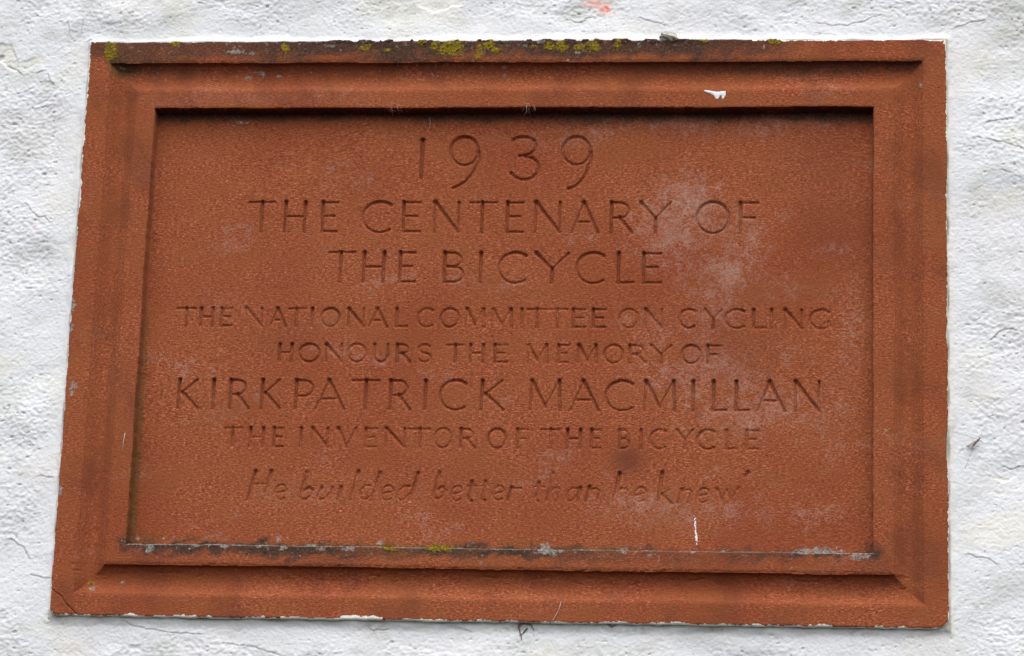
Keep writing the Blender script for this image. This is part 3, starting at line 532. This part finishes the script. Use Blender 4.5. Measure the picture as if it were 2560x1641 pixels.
for i in range(len(LICHEN)):
    s = keep & (lz == i)
    if s.sum() > 12:
        o = grid_part('lichen_patch', s, V, F, M_LICHEN, tablet, AT); o['label'] = 'yellow-green lichen crust'

# paint splash and dropping streak on the face of the stone
def surf(x, z):
    i = int(np.clip(round((x - xs[0]) / step), 0, nx - 1)); j = int(np.clip(round((z - zs[0]) / step), 0, nz - 1))
    return float(Hf[i, j])
def plaque_pt(x, z, lift=0.0): return np.array([x, -(surf(x, z) + lift), z + H2])
def crust_mesh(inside, x0, x1, z0, z1, thick, st=0.5):
    gx = np.arange(x0, x1, st); gz = np.arange(z0, z1, st); Vv = []; Ff = []; ids = {}
    def vid(i, j):
        if (i, j) not in ids:
            t = thick * min(1.0, max(0.0, inside(gx[i], gz[j])) * 1.2)
            ids[(i, j)] = len(Vv); Vv.append(plaque_pt(gx[i], gz[j], 0.12 + t))
        return ids[(i, j)]
    for i in range(len(gx) - 1):
        for j in range(len(gz) - 1):
            if inside(gx[i] + st / 2, gz[j] + st / 2) > 0:
                Ff.append((vid(i, j), vid(i + 1, j), vid(i + 1, j + 1), vid(i, j + 1)))
    return np.array(Vv), Ff
def poly_sd(pts):
    P = np.array(pts, float)
    def f(x, z):
        n = len(P); ins = False; dm = 1e9
        for a in range(n):
            x1, z1 = P[a]; x2, z2 = P[(a + 1) % n]
            if (z1 > z) != (z2 > z) and x < (x2 - x1) * (z - z1) / (z2 - z1) + x1: ins = not ins
            vx, vz = x2 - x1, z2 - z1; t = min(1, max(0, ((x - x1) * vx + (z - z1) * vz) / (vx * vx + vz * vz + 1e-9)))
            dm = min(dm, math.hypot(x - x1 - t * vx, z - z1 - t * vz))
        return dm if ins else -dm
    return f
sp = np.array(SPLASH[0])
o = obj_pieces('paint_splash', [crust_mesh(poly_sd(SPLASH[0]), sp[:, 0].min() - 1, sp[:, 0].max() + 1, sp[:, 1].min() - 1, sp[:, 1].max() + 1, 0.5)], M_SPLASH, tablet)
o['label'] = 'splash of bright white paint'
random.seed(4)
SP = np.array(STREAK[0]); pcs = []
for t in np.linspace(0, 1, 46):
    x = np.interp(t, np.linspace(0, 1, len(SP)), SP[:, 0]); z = np.interp(t, np.linspace(0, 1, len(SP)), SP[:, 1])
    if random.random() < 0.22: continue
    cx, cz = x + random.uniform(-.4, .9), z
    rr = random.uniform(.3, .78) * (1.3 if t > .5 else 1)
    inside = lambda a, b, cx=cx, cz=cz, rr=rr: rr - math.hypot(a - cx, (b - cz) * .8)
    pcs.append(crust_mesh(inside, cx - 2, cx + 2, cz - 2, cz + 2, 0.35, 0.4))
o = obj_pieces('white_streak', pcs, M_SPLASH, tablet); o['label'] = 'thin broken white streak under the last line'

# ------------------------------------------------------------------ the wall
fine = 0.85
def axis(lo, hi):
    mid = np.arange(lo, hi, fine); g = []; s = fine; p = hi
    while p < hi + 1500:
        s = min(s * 1.06, 25); p += s; g.append(p)
    g2 = []; s = fine; p = lo
    while p > lo - 1500:
        s = min(s * 1.06, 25); p -= s; g2.append(p)
    return np.concatenate([g2[::-1], mid, g])
wx = axis(-590, 590); wz = axis(-395, 395)
X, Z = np.meshgrid(wx, wz, indexing='ij')
nX, nZ = X.shape
inF = smooth(760, 600, np.abs(X)) * smooth(560, 410, np.abs(Z))          # full detail only where the mesh is fine
px_ = np.maximum(np.abs(X) - W2, 0); pz_ = np.maximum(np.abs(Z) - H2, 0)
dist = np.hypot(px_, pz_)                                                # distance from the tablet
margin = smooth(34, 8, dist + 12 * noise(X, Z, 60, 60, 201))             # trowelled margin
zone_r = smooth(-.35, .25, fbm(X, Z, 130, 90, 203, 3))
rough = (0.30 + .85 * zone_r) * (1 - .72 * margin)
h = HWALL + 1.5 + 4.2 * fbm(X, Z, 190, 150, 205, 2) * (1 - .75 * margin) + 1.0 * noise(X, Z, 80, 55, 207) * (1 - .6 * margin)
h += rough * inF * (1.5 * noise(X, Z, 46, 36, 209, .25) + .40 * noise(X, Z, 19, 14, 211, -.2))
h += rough * inF * (.26 * noise(X, Z, 9.5, 8.0, 213, .15) + .58 * noise(X, Z, 4.4, 3.8, 215))
h += inF * (.16 * noise(X, Z, 4.6, 3.4, 216) + .18 * noise(X, Z, 2.6, 2.1, 217))
# old coats of paint: ragged terraces with sharp lips
for sd, lx, lz, amp, th in ((221, 90, 60, .25, .30), (223, 54, 34, .22, .45), (225, 24, 15, .26, .50)):
    q = fbm(X, Z, lx, lz, sd, 4, .55)
    h += amp * smooth(th - .02, th + .02, q) * inF * (1 - .6 * margin)
# grit
q = noise(X, Z, 5.5, 5.0, 231); h += .6 * smooth(.55, .85, q) * rough * inF
h -= 1.4 * smooth(.58, .8, noise(X, Z, 6.0, 4.2, 233)) * inF * (.3 + rough)
def pmask(pts):
    P = np.array(pts, float); x0, z0 = P.min(0) - 6; x1, z1 = P.max(0) + 6
    ii = np.where((wx > x0) & (wx < x1))[0]; jj = np.where((wz > z0) & (wz < z1))[0]
    if len(ii) == 0 or len(jj) == 0: return None
    sl = (slice(ii[0], ii[-1] + 1), slice(jj[0], jj[-1] + 1)); x = X[sl] + 1.2 * noise(X[sl], Z[sl], 9, 9, 241); z = Z[sl] + 1.2 * noise(X[sl], Z[sl], 9, 9, 242)
    ins = np.zeros(x.shape, bool)
    for a in range(len(P)):
        xa, za = P[a]; xb, zb = P[(a + 1) % len(P)]
        if za == zb: continue
        c = ((za > z) != (zb > z)) & (x < (xb - xa) * (z - za) / (zb - za) + xa); ins ^= c
    return sl, ins.astype(float)
cream = .5 * smooth(.15, .75, fbm(X, Z, 110, 70, 251, 3)) * (1 - .5 * margin)
grey = np.zeros_like(X)
for pi, pts in enumerate(PEEL):
    r = pmask(pts)
    if r is None: continue
    sl, ins = r
    dep = (2.2, 1.2, 2.2, 1.1, .9, 1.6)[pi]
    h[sl] -= dep * blur(ins, 1) * np.clip(.75 + .6 * noise(X[sl], Z[sl], 16, 16, 247), .15, 1.2)
    cream[sl] = np.maximum(cream[sl], ins * .55)
    if pi == 2: grey[sl] = np.maximum(grey[sl], ins * .6)
def wall_line(pts):
    P = np.array(pts, float); x0, z0 = P.min(0) - 5; x1, z1 = P.max(0) + 5
    ii = np.where((wx > x0) & (wx < x1))[0]; jj = np.where((wz > z0) & (wz < z1))[0]
    if len(ii) == 0 or len(jj) == 0: return None
    sl = (slice(ii[0], ii[-1] + 1), slice(jj[0], jj[-1] + 1))
    x = X[sl] + 1.0 * noise(X[sl], Z[sl], 8, 8, 245); z = Z[sl] + 1.3 * noise(X[sl], Z[sl], 8, 8, 246)
    D = np.full(x.shape, 99.); Sg = np.zeros(x.shape)
    for (a, b), (c, e) in zip(P[:-1], P[1:]):
        vx, vz = c - a, e - b; t = np.clip(((x - a) * vx + (z - b) * vz) / (vx * vx + vz * vz + 1e-9), 0, 1)
        dd = np.hypot(x - a - t * vx, z - b - t * vz); s_ = (z - b - t * vz)
        Sg = np.where(dd < D, s_, Sg); D = np.minimum(D, dd)
    return sl, D, Sg
rr_ = np.random.default_rng(11)
lines = list(CRACK)
for _ in range(9):                                                     # hairline cracks and lifted lips elsewhere
    for _t in range(40):
        a, b = rr_.uniform(-560, 560), rr_.uniform(-370, 370)
        if (abs(a) > W2 + 12 or abs(b) > H2 + 8): break
    ang = rr_.normal(0, .5); pts = [(a, b)]
    for _k in range(rr_.integers(2, 6)):
        ang += rr_.normal(0, .5); L = rr_.uniform(3, 11); pts.append((pts[-1][0] + L * math.cos(ang), pts[-1][1] + L * math.sin(ang)))
    lines.append(pts)
for ci, pts in enumerate(lines):
    r = wall_line(pts)
    if r is None: continue
    sl, D, Sg = r
    lip = .55 if ci < len(CRACK) else .3
    h[sl] += lip * smooth(7, 0, D) * (Sg > 0) * (D > .2)                  # upper coat stands proud of the crack
    h[sl] -= (.9 if ci < len(CRACK) else .5) * np.clip(1 - D / .8, 0, 1)
    grey[sl] = np.maximum(grey[sl], .35 * np.clip(1 - D / .9, 0, 1))
# render is dished a little against the left and lower sides of the tablet
fil = smooth(9 + 6 * noise(X, Z, 60, 60, 291) + 3 * noise(X, Z, 17, 17, 298), -2, dist)                 # coarse fillet of paint and mortar against the stone
h = h * (1 - fil) + (-4.6 + 1.3 * noise(X, Z, 26, 26, 292) + .5 * noise(X, Z, 6, 6, 293)) * fil
h = np.minimum(h, -2.6 - .4 * noise(X, Z, 20, 20, 294))
h -= 2.2 * smooth(1.6, .4, np.abs(dist - 3.2 - 1.2 * noise(X, Z, 40, 40, 295))) * (X < -W2 + 1) * smooth(-.1, .4, noise(X, Z, 70, 90, 296))
cream = np.maximum(cream, .75 * smooth(5.5, 3.0, dist + 1.2 * noise(X, Z, 12, 12, 297)) * (X > W2 - 2))
under = smooth(9, 0, pz_ + 3 * noise(X, Z, 30, 30, 261)) * (Z < -H2 + 3) * (np.abs(X) < W2 + 2)
n4 = fbm(X, Z, 46, 30, 263, 3)
dirt = np.maximum(.50 * under, .33 * smooth(.0, .8, n4) * smooth(-H2 + 30, -H2 - 20, Z) * smooth(330, 150, X))
dirt = np.maximum(dirt, .5 * smooth(.05, .8, fbm(X, Z, 85, 60, 265, 3)) * (1 - .8 * margin) * (Z > H2 - 10))
dirt = np.maximum(dirt, .36 * smooth(.1, .8, fbm(X, Z, 60, 40, 267, 3)) * (1 - .8 * margin))
dirt = np.maximum(dirt, .30 * smooth(-470, -500, X) * smooth(180, 230, Z) * smooth(330, 260, Z) * smooth(-.2, .5, n4))
edge_gap = smooth(2.4, .4, dist) * (.42 + .8 * noise(X, Z, 25, 25, 271))
grey = np.maximum(grey, np.clip(edge_gap, 0, .8))
for cx in (145, 222, 20, -120, 360):
    grey = np.maximum(grey, .55 * np.exp(-(((X - cx) / 12) ** 2 + ((Z + H2 + 3) / 4.5) ** 2)) * smooth(-.4, .4, noise(X, Z, 6, 4, 275)))
grey = np.maximum(grey, .55 * smooth(.84, .93, noise(X, Z, 6, 6, 273)) * inF)
red = np.zeros_like(X)
for (cx, cz, rx, rz), a in zip(REDSPOT, (.85, .9, .5, .10, .7, 0)):
    red = np.maximum(red, a * np.clip(np.exp(-.9 * (((X - cx) / rx) ** 2 + ((Z - cz) / rz) ** 2)) * (1 + .8 * noise(X, Z, 6, 4, 281)), 0, 1))
red = np.maximum(red, .05 * smooth(.1, .6, noise(X, Z, 120, 120, 283)) * (X < -400) * (Z < -100))
Hw = h
Vw = np.stack([X, -h, Z], -1).reshape(-1, 3) / 1000.0 + np.array([0, 0, H2 / 1000])
idx = np.arange(nX * nZ).reshape(nX, nZ)
Fw = np.stack([idx[:-1, :-1], idx[1:, :-1], idx[1:, 1:], idx[:-1, 1:]], -1).reshape(-1, 4)
cxm = (wx[:-1] + wx[1:]) / 2; czm = (wz[:-1] + wz[1:]) / 2
hid = (np.abs(cxm)[:, None] < W2 - 12) & (np.abs(czm)[None, :] < H2 - 12)   # the niche behind the block
wall = grid_part('painted_wall', ~hid.ravel(), Vw, Fw, M_WALL, None, {'stain': np.stack([dirt, cream, red, grey], -1).reshape(-1, 4)})
wall.location = (0, 0, ZC - H2 / 1000)
wall['label'] = 'rough white painted wall with flaking paint around the stone tablet'; wall['category'] = 'wall'

def wall_h(x, z):
    i = int(np.clip(np.searchsorted(wx, x), 0, nX - 1)); j = int(np.clip(np.searchsorted(wz, z), 0, nZ - 1))
    i0, j0 = max(i - 2, 0), max(j - 2, 0)
    return float(Hw[i0:i + 3, j0:j + 3].max())
def wall_pt(x, z, lift=0.0): return np.array([x, -(wall_h(x, z) + lift), z])

# ------------------------------------------------------------------ small things
ORG = np.array([0, 0, ZC * 1000])
def at(root_xz, y):
    return (root_xz[0] / 1000, y / 1000, ZC + root_xz[1] / 1000)

# a long-legged fly resting on the wall to the right of the tablet
(hx, hz), (nx1, nz1), (tx, tz), (wx1, wz1) = PTW[0][0], PTW[0][1], PTW[0][2], PTW[0][3]
base = wall_pt(hx, hz, 0)
fly = empty('crane_fly', at((hx, hz), base[1]), 'small brown long-legged fly resting on the white wall', 'fly')
def rel(p): return np.array(p) - np.array([hx, base[1], hz])
head = np.array([nx1, base[1] - 4.2, nz1]); tail = np.array([tx, base[1] - 2.2, tz])
body_pts = [head + (tail - head) * t + np.array([0, -1.2 * math.sin(math.pi * t), 0]) for t in (0, .05, .12, .2, .3, .42, .6, .8, .95, 1)]
body_r = [.25, .75, .8, 1.15, 1.3, .85, .75, .7, .6, .2]
obj_pieces('body', [tube([rel(p) for p in body_pts], body_r, 10)], M_BODY, fly)
def wing(end, wid, dy):
    root = body_pts[3]; e = np.array([end[0], root[1] + dy, end[1]]); ax_ = e - root; L = np.linalg.norm(ax_); ax_ /= L
    s = np.cross(ax_, [0, 1, 0]); V_, F_ = [], []
    ts = np.linspace(0, 1, 14)
    for t in ts:
        ww = wid * (t ** .55) * math.sqrt(max(0, 1 - t ** 6)) + .12
        for q in (-.35, 0.05, .65):
            V_.append(rel(root + ax_ * L * t + s * ww * q + np.array([0, -.25 * math.sin(9 * t + 4 * q) - .5 * t * (q == .05), 0])))
    for i in range(len(ts) - 1):
        for j in range(2): F_.append((i * 3 + j, (i + 1) * 3 + j, (i + 1) * 3 + j + 1, i * 3 + j + 1))
    top = np.array(V_); bot = top + np.array([0, .08, 0]); n = len(top)
    return np.vstack([top, bot]), F_ + [tuple(n + k_ for k_ in f[::-1]) for f in F_]
obj_pieces('wing', [wing((wx1, wz1), 3.6, .6)], M_WING, fly)
obj_pieces('wing', [wing((wx1 + 4.5, wz1 - 2.5), 2.6, 1.4)], M_WING, fly)
LEGS = [((PTW[0][6]), (PTW[0][5]), (PTW[0][4])), ((PTW[0][7]), None, (PTW[0][8])), ((PTW[0][9]), None, (PTW[0][10])),
        ((PTW[0][12]), None, (PTW[0][11])), ((PTW[0][12]), (PTW[0][14]), (PTW[0][13])), ((PTW[0][6]), None, (PTW[0][4][0] + 6, PTW[0][4][1] - 22))]
for a, b, c in LEGS:
    r0 = body_pts[3] + np.array([0, .6, 0]); e = wall_pt(c[0], c[1], .2)
    mid = np.array([b[0], base[1] - 5.5, b[1]]) if b else (r0 + e) / 2 + np.array([0, -3.2, 0])
    P = [r0, (r0 + mid) / 2 + np.array([0, -.9, 0]), mid, (mid + e) / 2 + np.array([0, -.4, 0]), e]
    obj_pieces('leg', [tube([rel(p) for p in P], [.27, .24, .21, .17, .13], 6)], M_LEG, fly)

# loose flake of stone lodged on the top edge
(cx, cz) = PT0[0][0]
gx, gz = 10.5, 5.2
Vc, Fc = [], []
rs = np.random.default_rng(5); nu, nv = 12, 8
for i in range(nv + 1):
    ph = math.pi * i / nv
    for j in range(nu):
        th = 2 * math.pi * j / nu; q = 1 + rs.normal(0, .10)
        Vc.append((gx * q * math.sin(ph) * math.cos(th), 6 * q * math.sin(ph) * math.sin(th), gz * q * math.cos(ph) + 1.2 * math.sin(th * 2)))
for i in range(nv):
    for j in range(nu):
        k = (j + 1) % nu; Fc.append((i * nu + j, i * nu + k, (i + 1) * nu + k, (i + 1) * nu + j))
chip = obj_pieces('stone_flake', [(np.array(Vc), Fc)], M_CHIP)
chip.location = (cx / 1000, 0.001, ZC + (H2 + 2.2) / 1000); chip.rotation_euler = (0, R(7), 0)
for p in chip.data.polygons: p.use_smooth = False
chip['label'] = 'loose grey flake of stone lodged on the top edge of the tablet'; chip['category'] = 'stone flake'

# dry rootlets hanging from the joint under the tablet
def rootlet(paths, label, r=.75):
    cx, cz = paths[0][0]; b = wall_pt(cx, cz, 0); pcs = []
    for pts in paths:
        P = []
        for i in range(len(pts) - 1):
            for t in np.linspace(0, 1, 5)[: (5 if i == len(pts) - 2 else 4)]:
                x = pts[i][0] + (pts[i + 1][0] - pts[i][0]) * t; z = pts[i][1] + (pts[i + 1][1] - pts[i][1]) * t
                P.append(wall_pt(x + rs.normal(0, .35), z, .6) - np.array([cx, b[1], cz]))
        pcs.append(tube(P, list(np.linspace(r, r * .45, len(P))), 6))
    o = obj_pieces('dry_rootlet', pcs, M_ROOT); o.location = at((cx, cz), b[1])
    o['label'] = label; o['category'] = 'root'; o['group'] = 'dry rootlets under the tablet'
rootlet(ROOT[:3], 'forked dry rootlet on the wall under the middle of the tablet')
rootlet(ROOT[3:], 'short tangled rootlet at the bottom joint, right of the forked one', .6)

# cobweb under the head of the recess, and a thread on the lower border
def web(strands, loc, label, r=.22):
    c = strands[0][0]; pcs = [tube([np.array(p) - c for p in s], [r] * len(s), 5) for s in strands]
    o = obj_pieces('cobweb', pcs, M_WEB); o.location = (c[0] / 1000, c[1] / 1000, ZC + c[2] / 1000)
    o['label'] = label; o['category'] = 'cobweb'; o['group'] = 'cobwebs on the tablet'
def pp(x, z, lift=.3):
    q = plaque_pt(x, z, lift); q[2] -= H2; return q
zt = H2 - A2
def hangweb(x0, w_, n, drop):
    S = []
    for _ in range(n):
        a = x0 + rs.uniform(-w_, w_); b = a + rs.uniform(-6, 6)
        p0 = pp(a, zt + rs.uniform(1, 5), .4); p1 = np.array([b, -rs.uniform(-12, -2), zt - rs.uniform(1, drop)])
        mid = (p0 + p1) / 2 + np.array([rs.uniform(-2, 2), 0, -1.5]); S.append([p0, mid, p1])
    return S
web(hangweb(-118, 13, 8, 5), None, 'wisp of cobweb under the head of the recess, above the year', .13)
web(hangweb(22, 5, 8, 6), None, 'tiny knot of cobweb under the head of the recess, right of the year', .14)
web([[pp(-86, zt - 4, .5), pp(-85, zt - 10, .5), pp(-85.5, zt - 17, .5)]], None, 'short single thread hanging on the panel above the numeral one', .22)
web([[pp(68, -H2 + 22, .4), pp(66, -H2 + 14, .6), pp(61, -H2 + 4, 1.5), pp(58.5, -H2 + 1, 1.0)]], None, 'thin pale thread across the lower border', .2)
xl = -W2 + A2 - 8
web([[pp(xl - 1, -118, .4), pp(xl - 2, -126, .5), pp(xl - 2.5, -138, .4)]], None, 'fine white thread on the left inner border', .28)
